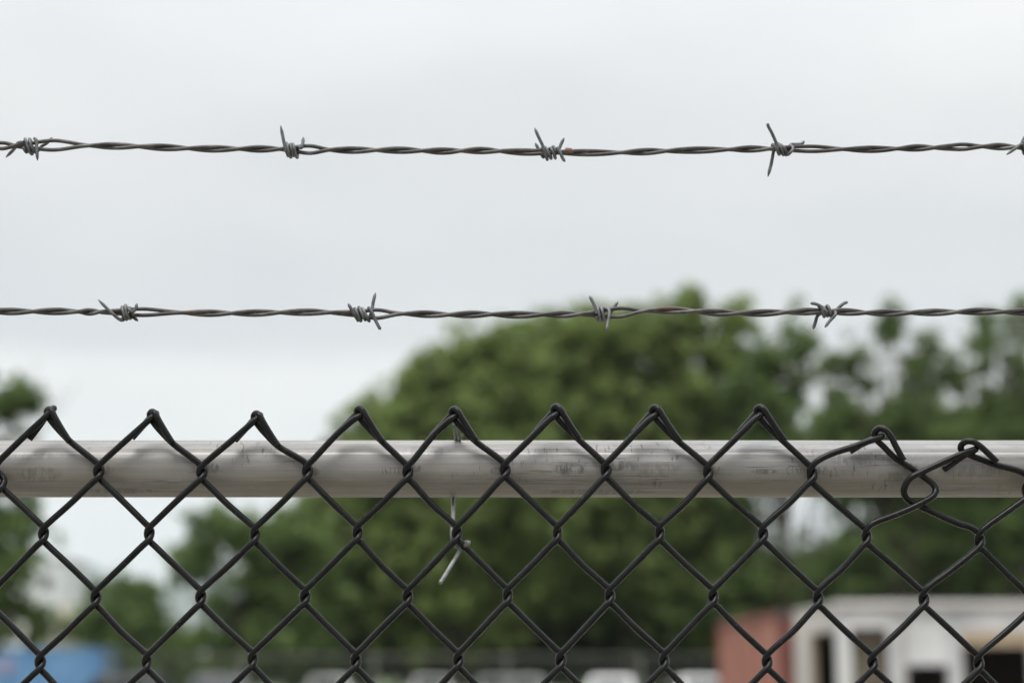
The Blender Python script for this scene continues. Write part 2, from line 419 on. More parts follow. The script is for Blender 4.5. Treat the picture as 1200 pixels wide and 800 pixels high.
weave = MB()
for j in range(JMIN, JMAX):
    visible = -4 <= j <= 22
    left_even = (j % 2 == 0)
    pk = j if left_even else j + 1
    vv = .65 if pk in (0, 2, 4) else (rj.uniform(0, .5) if not 0 <= pk <= 18 else 0.0)
    first_row = 1
    if j in special:
        ctrl = [pxd(*q) for q in special[j]]
        first_row = {-1: 2, 15: 2, 16: 2, 17: 2, 18: 2}[j]
    else:
        K = peak(pk)
        if left_even:      # right leg of the peak: hooks over the top and its tail lies in front
            s_ = rj.uniform(.92, 1.1)
            ctrl = [pt(K, 27 * s_, 32 * s_, -.95), pt(K, 18, 18.5, -1.15), pt(K, 9, 4, -1.2), pt(K, 4, -4.5, -.9), pt(K, -.5, -6.8, -.1),
                    pt(K, -3.2, -3, .7), pt(K, 1.5, 5.5, 1), pt(K, 12, 17.5, 1), pt(K, 27, 31.8, 1)]
        else:              # left leg: comes up in front, bends back under the hook, tail lies behind
            t_ = rj.uniform(.9, 1.1); st_ = 1.0 if pk in (8, 10, 12, 14) else rj.uniform(0, .5)
            ctrl = [pt(K, -26 * t_, 22 * t_ + 4.5 * vv + 2.5 * st_, 1), pt(K, -11, 6.5 + 3 * vv + 1.2 * st_, 1.1), pt(K, -2 + 3 * vv, -1 - 4 * vv, .9), pt(K, 4 + 1.5 * vv, .5 - 8 * vv, .0),
                    pt(K, 0, 3.2 - 3 * vv, -.8), pt(K, -8, 8.5 + 1.2 * st_, -1), pt(K, -26, 24 + 3.5 * st_, -1)]
    nrow = NROWS
    for row in range(first_row, nrow + 1):
        col = j + 1 if (row % 2) == ((j + 1) % 2) else j
        c = node(col, row)
        k = (j * 61 + row * 7) % 4000
        seg = right_turn(c, k) if col == j + 1 else left_turn(c, k)
        if visible and row <= 7:
            ctrl += seg
        else:
            ctrl += [seg[0], seg[2], seg[4]] if not (visible and row <= 9) else seg
        # slight bow of the leg to the next turn
        if visible and row <= 6:
            c2 = node(j + 1 if ((row + 1) % 2) == ((j + 1) % 2) else j, row + 1)
            mid = (c + c2) / 2
            ctrl.append((mid[0] + rj.normal(0, .00035), D + (.97 if col == j else -.97) * d, mid[1] - .0003 + rj.normal(0, .00035)))
    ctrl = np.array(ctrl)
    if visible:
        nvis = min(len(ctrl), 9 + 6 * 7)
        path = np.concatenate([catmull(ctrl[:nvis + 1], 6), catmull(ctrl[nvis:], 2)[1:]]) if len(ctrl) > nvis + 1 else catmull(ctrl, 6)
        weave.tube(path, RW, 12)
    else:
        weave.tube(catmull(ctrl, 2), RW, 6)
weave.build('wire_mesh', M['vinyl'], fence, smooth=True)

X0, X1 = node(JMIN, 2)[0], node(JMAX, 2)[0]
# top rail: a hollow tube, smooth, 64 sides
rail = MB().tube([(x, 0, 0) for x in np.linspace(X0 - .02, X1 + .02, 60)], RAIL_R, 72, True).build('top_rail', M['rail'], fence, smooth=False)
rail.location = (0, RAIL_C[1], RAIL_C[2])
for p in rail.data.polygons: p.use_smooth = abs(p.normal.x) < .5

# faint worn ink stamp on the rail (illegible strokes), laid on the tube surface
def on_rail(px, py, lift=.00012):
    p = P(px, py, RAIL_Y)
    z = p[2] - RAIL_C[2]
    z = max(-RAIL_R * .95, min(RAIL_R * .95, z * .985))
    y = -math.sqrt(RAIL_R ** 2 - z * z) - lift
    X = P(px, py, RAIL_Y + y)[0]
    return (X, RAIL_Y + y, RAIL_C[2] + z)
for mark in ([[(448, 552), (448.5, 559)], [(452, 552), (451, 555), (453, 556.5), (452, 559)], [(458, 551.5), (457.5, 559)], [(461, 552), (464, 552)], [(462.5, 552), (462.5, 559)], [(467, 552), (467, 559)]],
             [[(926, 549), (922.5, 552), (922, 556), (925, 560)], [(926, 550), (932, 550)], [(929, 550), (929, 559)], [(933, 550), (934, 559)], [(935, 549), (938, 552), (938.5, 556), (936, 560)]]):
    st = MB()
    for strokes in mark: st.tube([on_rail(*q) for q in strokes], .00022, 5)
    st.build('stamp_mark', M['stamp'], rail).matrix_parent_inverse = Matrix.Translation(-Vector((0, RAIL_C[1], RAIL_C[2])))

# tie wire round the rail
def q3(px, py, y): p = P(px, py, y); return tuple(p)
tie = MB()
ty = RAIL_Y + RAIL_R + .0022
a = [q3(538, 517, RAIL_Y - .006), q3(541, 511, D + .012), q3(545, 505.5, D + .004), q3(547, 501, D + .001)]
top = RAIL_C[2] + RAIL_R
strand = [q3(532.5, 497, D + .006), q3(533.5, 505, D + .010), q3(534.5, 513, RAIL_Y - .008),
          (P(535, 516, RAIL_Y)[0], RAIL_Y, top + .0016), (P(534, 520, RAIL_Y)[0], RAIL_Y + RAIL_R * .75, RAIL_C[2] + RAIL_R * .78),
          (P(532, 549, RAIL_Y)[0] + .001, RAIL_Y + RAIL_R + .0016, RAIL_C[2]),
          (P(531.5, 575, RAIL_Y)[0], RAIL_Y + RAIL_R * .8, RAIL_C[2] - RAIL_R * .72), q3(531.2, 584, RAIL_Y + .008), q3(531, 596, D + .018), q3(531, 608, D + .010),
          q3(529.8, 617, D + .004), q3(529.6, 625, D + .002), q3(531, 634, D + .005), q3(535, 640, D + .007), q3(541, 640.5, D + .006), q3(547, 638, D - .001), q3(549.3, 635.8, D - .004), q3(548.5, 635, D - .002), q3(545, 636, D + .003), q3(541.5, 640, D + .005)]
tail = [q3(541.5, 640, D + .005), q3(537, 648, D + .003), q3(529, 661, D - .002), q3(520, 676, D - .008), q3(515.5, 683, D - .011)]
tie.tube(catmull(a, 5), 1.7 * S, 10)
tie.tube(catmull(strand + tail[1:], 6), 2.45 * S, 10)
tie.build('tie_wire', M['tie'], fence, smooth=True)

# line posts outside the frame that carry rail and barbed wire
zU, zL = P(600, 175)[2], P(600, 367)[2]
BY = D + .012
for xp in (-1.30, 1.62):
    po = MB().tube([(xp, RAIL_Y + .055, 0), (xp, RAIL_Y + .055, RAIL_C[2] + .03)], .030, 24).build('line_post', M['post'], fence, smooth=True)
    c = MB(); c.tube([(xp, RAIL_Y + .055, RAIL_C[2] + .03), (xp, RAIL_Y + .055, RAIL_C[2] + .055)], [.034, .028], 24)
    c.box(xp - .018, xp + .018, RAIL_Y + .004, RAIL_Y + .055, RAIL_C[2] + .022, RAIL_C[2] + .034)
    c.build('post_cap', M['post'], po, smooth=False)
    arm = MB(); arm.box(xp - .014, xp + .014, BY + .006, BY + .011, RAIL_C[2] + .034, zU + .05)
    arm.build('barb_arm', M['post'], po)

# ------------------------------------------------------------------ barbed wires
RS = 2.45 * S                                   # strand radius
RB = 2.05 * S                                   # barb wire radius
def interp(xs, ys, x): return np.interp(x, xs, ys)

def barbed(label, ypts, cross, opens, barbs, extra, period):
    root = thing('barbed_wire', label, 'barbed wire', (0, 0, 0), group='barbed wire strands above the fence')
    # centre line (photo px) extended on both sides
    yx = [p[0] for p in ypts]; yy = [p[1] for p in ypts]
    xs = np.arange(-3300, 4500, 4.0)
    cy = interp(yx, yy, xs)
    # smooth centre line a little
    cy = np.convolve(np.pad(cy, 8, 'edge'), np.ones(17) / 17, 'valid')
    cy = cy + .35 * np.sin(xs / 37 + 1) * np.sin(xs / 211) + .25 * np.sin(xs / 19.0 + 2 * np.sin(xs / 90))
    # phase: n*pi at the crossings
    cr = list(cross)
    while cr[0] > -3300: cr.insert(0, cr[0] - period * random.uniform(.85, 1.15))
    while cr[-1] < 4500: cr.append(cr[-1] + period * random.uniform(.85, 1.15))
    i0 = cr.index(cross[0])
    ph = np.interp(xs, cr, (np.arange(len(cr)) - i0) * math.pi)
    amp = np.full_like(xs, 2.4)
    allopens = list(opens) + [(bx + o0, w_, a_) for (bx, o0, w_, a_) in [(e, 16, 26, 2.0) for e in extra]]
    for (ox, w_, a_) in allopens: amp += a_ * np.exp(-((xs - ox) / w_) ** 2)
    for sgn in (1, -1):
        pts = []
        for x, y, p_, a_ in zip(xs, cy, ph, amp):
            c = P(x, y, BY)
            pts.append((c[0], BY + sgn * math.cos(p_) * 2.45 * S, c[2] - sgn * math.sin(p_) * a_ * S))
        o = MB().tube(np.array(pts), RS, 10).build('line_wire', M['zinc'], root, smooth=True)
    def make_barb(coils, prongs, light=False):
        mb = MB()
        # coil: list of (x_left_top ... ) -> helix from x0 to x1 with radius
        for (x0, x1, yc0, yc1, rad, turns, lean, ph0) in coils:
            n = int(turns * 14) + 1
            t = np.linspace(0, 1, n)
            ang = t * turns * 2 * math.pi + ph0
            xx = x0 + (x1 - x0) * (t + .035 * np.sin(t * 11 + x0)) + lean * np.sin(ang)
            yyc = yc0 + (yc1 - yc0) * t + rad * np.sin(ang) * (1 + .13 * np.sin(t * 9 + x0 * 1.7))
            zz = -np.cos(ang) * rad * .85
            pts = []
            for a1, b1, c1 in zip(xx, yyc, zz):
                p = P(a1, b1, BY); pts.append((p[0], BY + c1 * S, p[2]))
            mb.tube(catmull(pts, 2), RB, 8)
        for pr in prongs:
            pts = [(lambda p, y: (p[0], BY + y * S, p[2]))(P(a1, b1, BY), c1) for a1, b1, c1 in pr]
            path = catmull(pts, 6)
            rr = np.full(len(path), RB); rr[-1] = RB * .25; rr[-2] = RB * .62; rr[-3] = RB * .92
            mb.tube(path, rr, 8)
        return mb.build('barb', M['barb_zinc'], root, smooth=True)
    protos = [make_barb(*b_) for b_ in barbs]
    # the wire goes on outside the frame: repeats of the same barbs
    centres = [b_[0][0] for b_ in barbs]
    for i, ex in enumerate(extra):
        src = protos[(i + 1) % len(protos)]
        cc_ = centres[(i + 1) % len(protos)]
        bx, by = (cc_[0] + cc_[1]) / 2, (cc_[2] + cc_[3]) / 2
        o = src.copy(); COL.objects.link(o); o.parent = root
        a1, a2 = P(bx, by, BY), P(ex, interp(yx, yy, ex), BY)
        o.location = Vector(a2 - a1)
    return root

upper = barbed('upper of the two barbed wire strands, highest across the plain grey sky',
    [(-400, 170), (0, 171), (35, 170.5), (112, 170.5), (168, 172.5), (226, 174), (285, 174), (342, 175.5), (391, 176.5), (446, 175.3), (500, 177), (560, 176.5), (590, 177.3), (640, 179), (735, 179), (785, 177), (861, 174.5), (905, 174), (960, 175.6), (1000, 175), (1057, 174.2), (1098, 172.3), (1157, 172), (1200, 172.6), (1600, 173)],
    [-30, 19, 112, 168, 226, 286, 332, 391, 446, 500, 545, 590, 655, 735, 786, 861, 906, 996, 1057, 1099, 1157, 1193],
    [(62, 30, 3.6), (12, 16, 3.2), (365, 18, 2.4), (960, 26, .9), (1130, 12, .8)],
    [  # coils (x0,x1,y0,y1,rad,turns,lean,phase), prongs (x,y,depth towards + back)
     ([(28, 42, 171, 171.5, 8.2, 2.6, 2.0, .4)],
      [[(30, 168, -6), (22, 168.5, -3), (16.7, 172.7, 3), (5.3, 182.7, 6)], [(42, 164, -6), (44.7, 167, -8), (45.3, 178, -8), (46, 190.5, -8)], [(43, 176, 5), (47, 170, 6), (53.5, 165.5, 7), (58.6, 158.2, 10)]]),
     ([(336, 347.5, 176, 176.5, 7.2, 3.2, 1.2, 2.0)],
      [[(338, 183, 0), (335.5, 177, -6), (333.5, 168, -7), (330, 150, -9)], [(347.5, 176, 6), (351, 173.5, -5), (353.8, 175.4, -7), (355.3, 171, -6), (355.9, 161.5, -3)]]),
     ([(635, 652, 180.2, 179, 6.3, 3.6, 2.2, 2.6)],
      [[(641, 185, 0), (638, 180, -6), (635.5, 172, -7), (631, 163, -8), (626.4, 152.5, -9)], [(637, 184, 2), (634.5, 179.5, 6), (631, 172.5, 7), (627.4, 165, 9)], [(649, 181, 5), (653.5, 176.5, 7), (657, 168.5, 7), (661.3, 159.5, 7)], [(652, 175, -6), (656.3, 181, -7), (659, 187, -7), (662, 191.5, -6)]]),
     ([(908, 921.5, 174.8, 175.6, 6.0, 3.0, 2.8, -2.2)],
      [[(911, 177, -6), (908.5, 169.5, -7), (903.5, 158.5, -8), (899, 150.5, -9), (898.3, 147, -9)], [(909, 170, 5), (907.6, 175, 7), (905, 189, 7), (901, 205, 8)], [(921, 181, 2), (923.5, 182, -5), (928.2, 176.5, -7), (926, 170.5, -2), (933, 168.3, 3), (940, 167.2, 4), (943.2, 163.7, 4)]]),
     ([(1199, 1212, 172.8, 173.5, 7.2, 3.2, 1.6, 1.0)],
      [[(1201, 178, -4), (1196, 171.5, -7), (1189, 175.5, -8), (1177, 184, -9)], [(1198, 170, 5), (1200, 164, 5), (1205, 155, 6)], [(1213, 172, -6), (1216, 180, -7), (1219, 189, -8)]]),
    ],
    [-2760, -2475, -2190, -1905, -1630, -1340, -1055, -775, -490, -235, 1480, 1762, 2045, 2335, 2610, 2895, 3180, 3470, 3750, 4030], 56)

lower = barbed('lower of the two barbed wire strands, crossing in front of the tree tops',
    [(-400, 363), (0, 364.5), (60, 365), (95, 365), (147, 366), (220, 366.2), (275, 366.5), (330, 366.5), (391, 366), (425, 368), (475, 367.2), (530, 368.6), (580, 368.4), (640, 368.8), (685, 368), (706, 367.5), (760, 363.6), (800, 363.6), (860, 367), (920, 366), (965, 365), (1010, 366), (1060, 366.6), (1120, 364.9), (1200, 365.5), (1600, 365)],
    [-12, 42, 95, 118, 220, 275, 332, 391, 478, 530, 580, 640, 683, 762, 818, 870, 925, 972, 1018, 1070, 1125, 1180],
    [(168, 24, 1.5), (444, 17, 3.0), (728, 19, 3.0), (700, 12, 1.0)],
    [
     ([(142, 152.5, 366.5, 366, 7.6, 2.5, 1.2, 1.2)],
      [[(144, 374, 4), (141.3, 375.2, -4), (130.5, 366, -7), (117, 352.7, -9)], [(151, 361, -5), (153.5, 365, -7), (157.5, 366.3, -7), (160.4, 363, -7), (162, 356.7, -7)], [(151, 370, 5), (155.5, 371, 5), (161, 375.3, 4)]]),
     ([(416.5, 430, 368, 368.2, 7.2, 2.9, 2.6, 2.5)],
      [[(420, 376, 0), (416, 370, -7), (412, 363, -8), (408.6, 357, -8)], [(432, 373, 5), (435.3, 362.5, 6), (437, 352, 7), (439.4, 341, 8)], [(432, 361, -6), (436, 366.5, -7), (440.5, 376.5, -7), (445, 385, -7), (446.6, 387.3, -6)]]),
     ([(698, 708.5, 368, 367.6, 7.8, 2.6, 1.4, .6)],
      [[(699, 369, -7), (697, 361.5, -8), (694, 355, -9), (690.2, 348.6, -10)], [(711, 373, 4), (715.6, 366, 6), (719, 359.5, 7), (724.8, 351.8, 8)], [(708, 362, -5), (712.8, 364.5, -8), (713.2, 372, -11), (711.5, 381, -15), (709.4, 391, -19)]]),
     ([(961.5, 974, 365, 364.6, 5.7, 2.9, 1.6, -2.0)],
      [[(965, 366, -6), (961.5, 360.6, -6), (954, 357.3, -7), (948.3, 357, -8)], [(974, 367, 5), (980.8, 362, 6), (990, 354, 7), (995.3, 352.2, 8)], [(963, 366, 5), (959, 369, 6), (956.5, 376.5, 6), (953.6, 385, 5)], [(973, 370, 3), (977.8, 366.5, -4), (977.3, 370.5, -7), (971.5, 377, -7), (965.3, 385, -7)]]),
    ],
    [-2660, -2380, -2105, -1825, -1540, -1262, -980, -700, -415, -135, 1245, 1525, 1805, 2090, 2370, 2650, 2925, 3210, 3490, 3770, 4050], 54)

# small rust lump on the upper wire
rl = MB(); rl.tube([q3(660, 178.2, BY - .0010), q3(664, 176.4, BY - .0016), q3(669, 176.6, BY - .0016), q3(672.5, 178.5, BY - .0010)], [1.6 * S, 3.6 * S, 3.4 * S, 1.4 * S], 8)
rl.build('rust_lump', M['rust'], upper, smooth=True)

# ------------------------------------------------------------------ ground, hills, air
g = MB(); 
V = [(0, 0, 0)]; Q = []
N = 96
for rad in (60, 400, 6600):
    for i in range(N):
        a = i / N * 2 * math.pi; V.append((rad * math.cos(a), rad * math.sin(a), 0))
for k in range(2):
    for i in range(N):
        a0 = 1 + k * N + i; a1 = 1 + k * N + (i + 1) % N; Q.append((a0, a0 + N, a1 + N, a1))
T = [(0, 1 + i, 1 + (i + 1) % N) for i in range(N)]
ground = mesh_np('ground', V, Q, M['ground'], tris=T, smooth=False); tag(ground, kind='structure')

def hills():
    nx, ny = 160, 14
    V, Q = [], []
    for i in range(nx):
        x = -4200 + 8400 * i / (nx - 1)
        h = 300 + 90 * math.sin(x / 900 + 1.2) + 45 * math.sin(x / 330 + .5) + 22 * math.sin(x / 140) + 8 * math.sin(x / 47)
        # the ridge seen through the left gap
        h += 22 * math.exp(-((x + 1320) / 330) ** 2)
        for j in range(ny):
            t = j / (ny - 1)
            s_ = math.sin(t * math.pi) ** .8
            V.append((x, 5000 + 1000 * t + 60 * math.sin(x / 210 + t * 5), -.5 + h * 1.06 * s_ * (1 + .05 * math.sin(x / 90 + t * 9))))
    for i in range(nx - 1):
        for j in range(ny - 1):
            a = i * ny + j; Q.append((a, a + ny, a + ny + 1, a + 1))
    o = mesh_np('hills', V, Q, M['hill']); tag(o, kind='structure')
hills()

HAZE = 0.000125
hz = MB().box(-7000, 7000, -7000, 7000, -1.0, 470)
m = bpy.data.materials.new('haze_air'); m.use_nodes = True; nt = m.node_tree; nt.nodes.clear()
out = nt.nodes.new('ShaderNodeOutputMaterial'); pv = nt.nodes.new('ShaderNodeVolumePrincipled')
pv.inputs['Color'].default_value = (.84, .92, 1.0, 1); pv.inputs['Density'].default_value = HAZE
nt.links.new(pv.outputs[0], out.inputs['Volume'])
haze = hz.build('haze', m); tag(haze, kind='stuff')

# ------------------------------------------------------------------ trees
def leaf_cloud(centers, radii, per, size, r_):
    n = len(centers)
    m_ = n * per
    c = np.repeat(centers, per, 0); rad = np.repeat(radii, per)[:, None]
    v = r_.normal(0, 1, (m_, 3)); v /= np.linalg.norm(v, axis=1, keepdims=True)
    v *= (r_.random((m_, 1)) ** .45)
    p = c + v * rad * np.array((1, 1, .8))
    # leaf frames: mostly facing outward/up, with spread
    nrm = v * .6 + np.array((0, 0, .6)) + r_.normal(0, .55, (m_, 3)); nrm /= np.linalg.norm(nrm, axis=1, keepdims=True)
    t = r_.normal(0, 1, (m_, 3)); t -= nrm * (t * nrm).sum(1, keepdims=True); t /= np.linalg.norm(t, axis=1, keepdims=True)
    b_ = np.cross(nrm, t)
    L = (size * 1.25 * r_.uniform(.7, 1.4, m_))[:, None]
    W = L * .36
    V = np.stack([p - t * L * .5, p + b_ * W - t * L * .05 + nrm * L * .04, p + t * L * .5, p - b_ * W - t * L * .05 + nrm * L * .04], 1).reshape(-1, 3)
    return V

def tree(name, label, Y, base_px, lobes, mat, dens=1.0, size=.24, group=None, cat='tree', leaves=60, crad=.55, seed=1, trunk_r=.2, depth=1.0):
    r_ = np.random.default_rng(seed)
    bx = (base_px - 600) / F * Y
    root = thing(name, label, cat, (bx, Y, 0), group=group)
    cs, rs, tips, sprigs = [], [], [], []
    for (px, py, rx, ry) in lobes:
        c = P(px, py, Y); k = Y / F * 1.0
        ax, az = rx * k, ry * k
        ay = (ax + az) * .5 * depth
        vol = 4.19 * ax * ay * az
        n = max(8, int(vol * 2.0 * dens * (.55 / crad) ** 2))
        v = r_.normal(0, 1, (n, 3)); v /= np.linalg.norm(v, axis=1, keepdims=True)
        v *= (r_.random((n, 1)) ** .42)
        q = v * np.array((ax, ay, az)) + c + r_.normal(0, .12, (n, 3)) + np.array((0, r_.normal(0, .4 * ay * .5), 0))
        # thin outer sprigs
        ns = max(5, n // 2)
        v = r_.normal(0, 1, (ns, 3)); v /= np.linalg.norm(v, axis=1, keepdims=True)
        v *= r_.uniform(1.0, 1.38, (ns, 1))
        sq = v * np.array((ax, ay, az)) + c; sq = sq[sq[:, 2] > .5]
        sprigs.append(sq)
        q = q[q[:, 2] > .3]
        cs.append(q); rs.append(r_.uniform(.6, 1.35, len(q)) * crad)
        tips.append(c)
    cs = np.concatenate(cs) - np.array((bx, Y, 0)); rs = np.concatenate(rs)
    V = leaf_cloud(cs, rs, leaves, size, r_)
    sg = np.concatenate(sprigs) - np.array((bx, Y, 0))
    V = np.concatenate([V, leaf_cloud(sg, r_.uniform(.25, .5, len(sg)), 14, size * .9, r_)])
    mesh_np('crown', V, np.arange(len(V)).reshape(-1, 4), mat, root, smooth=False)
    # trunk and limbs
    tb = MB()
    H = max(t[2] for t in tips)
    zz = np.linspace(-.05, H, 9)
    tp = np.stack([np.cumsum(r_.normal(0, .10, 9)) * (zz / H), np.cumsum(r_.normal(0, .08, 9)) * (zz / H), zz], 1)
    tr = trunk_r * (1 - .85 * (zz / H)); tr[0] *= 1.35
    tb.tube(catmull(tp, 3), np.interp(np.linspace(0, 1, 25), np.linspace(0, 1, 9), tr), 10)
    for i, tpt in enumerate(tips):
        tl = np.array(tpt) - np.array((bx, Y, 0))
        z0 = min(max(tl[2] * r_.uniform(.35, .6), .4), H * .8)
        s0 = np.array((np.interp(z0, zz, tp[:, 0]), np.interp(z0, zz, tp[:, 1]), z0))
        mid = (s0 + tl) / 2 + np.array((0, 0, -.1 * np.linalg.norm(tl - s0))) + r_.normal(0, .15, 3)
        tb.tube(catmull([s0, mid, tl], 4), np.linspace(trunk_r * .45, trunk_r * .1, 9), 7)
        for _ in range(4):
            e = tl + r_.normal(0, 1, 3) * np.array((.9, .9, .7)); 
            tb.tube(catmull([mid, (mid + e) / 2 + r_.normal(0, .2, 3), e], 3), np.linspace(trunk_r * .2, trunk_r * .04, 7), 5)
    tb.build('trunk', M['bark'], root, smooth=True)
    return root

GT = 'tall broadleaf trees beyond the yard'
tree('broadleaf_tree', 'dark tree cut off by the left edge of the view, rising above the rail', 50, -40,
     [(-70, 520, 75, 70), (-10, 478, 42, 38), (25, 470, 20, 22), (-40, 600, 80, 70), (5, 645, 52, 38), (-20, 700, 62, 48), (10, 720, 45, 32), (-60, 760, 60, 30)], M['leaf_mid'], 1.0, seed=2, trunk_r=.24)
tree('rounded_tree', 'mid height round tree left of centre, its top showing just below the rail', 58, 285,
     [(255, 632, 45, 40), (300, 640, 48, 45), (345, 660, 55, 60), (225, 655, 22, 26), (330, 725, 75, 50), (290, 745, 60, 40), (250, 760, 50, 28), (300, 690, 45, 30)], M['leaf_mid'], 1.0, seed=3)
tree('low_tree', 'low bushy tree between the blue container and the round tree', 69, 150,
     [(150, 725, 46, 42), (115, 745, 34, 40), (190, 745, 36, 38), (160, 776, 85, 22), (225, 780, 60, 18), (120, 705, 22, 20), (175, 700, 20, 20)], M['leaf_mid'], 1.1, seed=4, trunk_r=.12)
tree('broadleaf_tree', 'large pale green tree whose crown slopes down to the open sky on the left', 64, 540,
     [(575, 445, 72, 58), (557, 424, 32, 28), (592, 400, 36, 22), (490, 474, 54, 46), (440, 508, 44, 36), (402, 538, 32, 26), (514, 436, 26, 22), (540, 510, 90, 60), (460, 570, 100, 60), (570, 590, 110, 80), (430, 640, 80, 60), (520, 670, 110, 80)], M['leaf_light'], 1.0, size=.27, group=GT, seed=5, trunk_r=.3, crad=.5)
tree('broadleaf_tree', 'tallest full crowned tree, in the middle behind the lower barbed wire', 68, 735,
     [(680, 425, 70, 58), (650, 395, 44, 26), (735, 405, 58, 42), (790, 395, 52, 46), (806, 362, 24, 22), (868, 372, 22, 22), (860, 410, 36, 36), (700, 500, 100, 60), (800, 480, 80, 60), (850, 500, 50, 50), (750, 580, 130, 80), (690, 640, 110, 80), (800, 660, 110, 80), (700, 374, 22, 12)], M['leaf_light'], 1.0, size=.27, group=GT, seed=6, trunk_r=.32, crad=.5)
tree('broadleaf_tree', 'slender tree with a narrow upright top, right of the full middle tree', 66, 915,
     [(938, 395, 18, 40), (934, 450, 24, 40), (905, 470, 34, 34), (922, 520, 46, 44), (872, 535, 40, 36), (955, 525, 40, 30), (990, 560, 44, 28), (845, 615, 40, 46), (850, 690, 80, 60), (890, 470, 40, 50), (900, 420, 20, 24)], M['leaf_mid'], .8, size=.25, group=GT, seed=7, trunk_r=.2)
tree('airy_tree', 'airy tree full of sky gaps in the upper right, its thin top touching the wire', 62, 1045,
     [(1012, 445, 26, 32), (1042, 388, 13, 20), (1000, 485, 30, 26), (1062, 470, 36, 22), (1040, 505, 60, 24), (1100, 495, 44, 28), (1030, 548, 70, 34), (1022, 600, 36, 36), (1085, 600, 60, 50), (1070, 425, 12, 12), (1000, 660, 60, 40), (1075, 560, 60, 40), (1050, 520, 120, 36), (985, 510, 40, 40), (1088, 405, 10, 16), (1115, 430, 14, 18), (1046, 372, 13, 20), (1003, 418, 22, 28), (1062, 440, 24, 22), (1098, 455, 28, 22), (985, 458, 26, 24), (972, 425, 12, 18)], M['leaf_mid'], .6, size=.16, group=GT, seed=8, trunk_r=.16, crad=.36)
tree('broadleaf_tree', 'tree cut off by the right edge of the view, reaching above the lower wire', 64, 1200,
     [(1196, 368, 24, 26), (1152, 385, 15, 26), (1148, 405, 18, 40), (1140, 450, 30, 30), (1195, 415, 26, 30), (1190, 460, 44, 28), (1160, 500, 60, 40), (1220, 520, 60, 60), (1150, 570, 70, 50), (1200, 620, 80, 60), (1130, 640, 80, 60), (1250, 440, 50, 60), (1110, 540, 60, 40)], M['leaf_mid'], .55, size=.18, group=GT, seed=9, trunk_r=.22, crad=.4)
tree('broadleaf_tree', 'farther tree filling in behind the airy tree, right of the narrow upright one', 84, 1000,
     [(985, 500, 50, 34), (1045, 505, 60, 34), (1010, 545, 90, 45), (1060, 575, 90, 50), (1065, 645, 72, 56)], M['leaf_mid'], .26, size=.22, group=GT, seed=21, trunk_r=.25, crad=.42)
tree('broadleaf_tree', 'farther tree filling in behind the one cut off by the right edge', 86, 1140,
     [(1110, 500, 60, 34), (1170, 490, 60, 36), (1150, 540, 90, 55), (1200, 560, 80, 70), (1110, 590, 70, 60), (1170, 650, 100, 60), (1225, 430, 30, 40)], M['leaf_mid'], .26, size=.22, group=GT, seed=22, trunk_r=.25, crad=.42)
# lower, darker undergrowth trees along the far side of the yard
GU = 'dark understorey trees along the yard'
tree('understorey_tree', 'dark low tree under the pale crown, beside the round tree', 70, 430,
     [(400, 690, 70, 60), (470, 700, 70, 60), (430, 740, 80, 45), (390, 650, 45, 40), (500, 750, 70, 40), (400, 780, 110, 20), (300, 782, 80, 18), (510, 782, 70, 18)], M['leaf_dark'], 1.0, size=.27, group=GU, seed=10, crad=.65)
tree('understorey_tree', 'dark low tree under the middle crown, in line with the loose tie wire', 72, 600,
     [(570, 690, 75, 70), (640, 700, 75, 65), (600, 745, 100, 45), (650, 640, 60, 50), (570, 782, 90, 18), (670, 782, 80, 18)], M['leaf_dark'], 1.0, size=.27, group=GU, seed=12, crad=.65)
tree('understorey_tree', 'darkest low tree, just left of the red container', 71, 780,
     [(720, 690, 75, 65), (800, 690, 75, 70), (770, 745, 110, 45), (730, 782, 90, 18), (840, 780, 80, 20), (840, 730, 60, 50), (820, 640, 60, 45)], M['leaf_dark'], 1.0, size=.27, group=GU, seed=13, crad=.65)
tree('understorey_tree', 'dark low tree standing behind the white cabin roof', 70, 1010,
     [(945, 690, 60, 34), (1010, 670, 70, 42), (1080, 675, 70, 40), (980, 730, 120, 40), (1100, 730, 90, 40), (880, 680, 40, 40)], M['leaf_dark'], 1.0, size=.27, group=GU, seed=14, crad=.65)
tree('understorey_tree', 'dark low tree at the right edge behind the cabin', 69, 1180,
     [(1150, 670, 70, 45), (1220, 660, 70, 60), (1180, 730, 110, 45)], M['leaf_dark'], 1.0, size=.27, group=GU, seed=15, crad=.65)

# ------------------------------------------------------------------ shipping containers
def corrugated(mb, x0, x1, z0, z1, y, pitch=.278, dep=.036, out=-1):
    n = max(2, int(round((x1 - x0) / pitch))); p = (x1 - x0) / n
    xs, ys = [], []
    for i in range(n):
        a = x0 + i * p
        for f, dd in ((0, 0), (.26, 0), (.5, 1), (.76, 1)): xs.append(a + f * p); ys.append(y - out * dep * dd)
    xs.append(x1); ys.append(y)
    V = [(a, b_, z) for a, b_ in zip(xs, ys) for z in (z0, z1)]
    Q = [(2 * i, 2 * i + 2, 2 * i + 3, 2 * i + 1) for i in range(len(xs) - 1)]
    mb.add(V, Q)

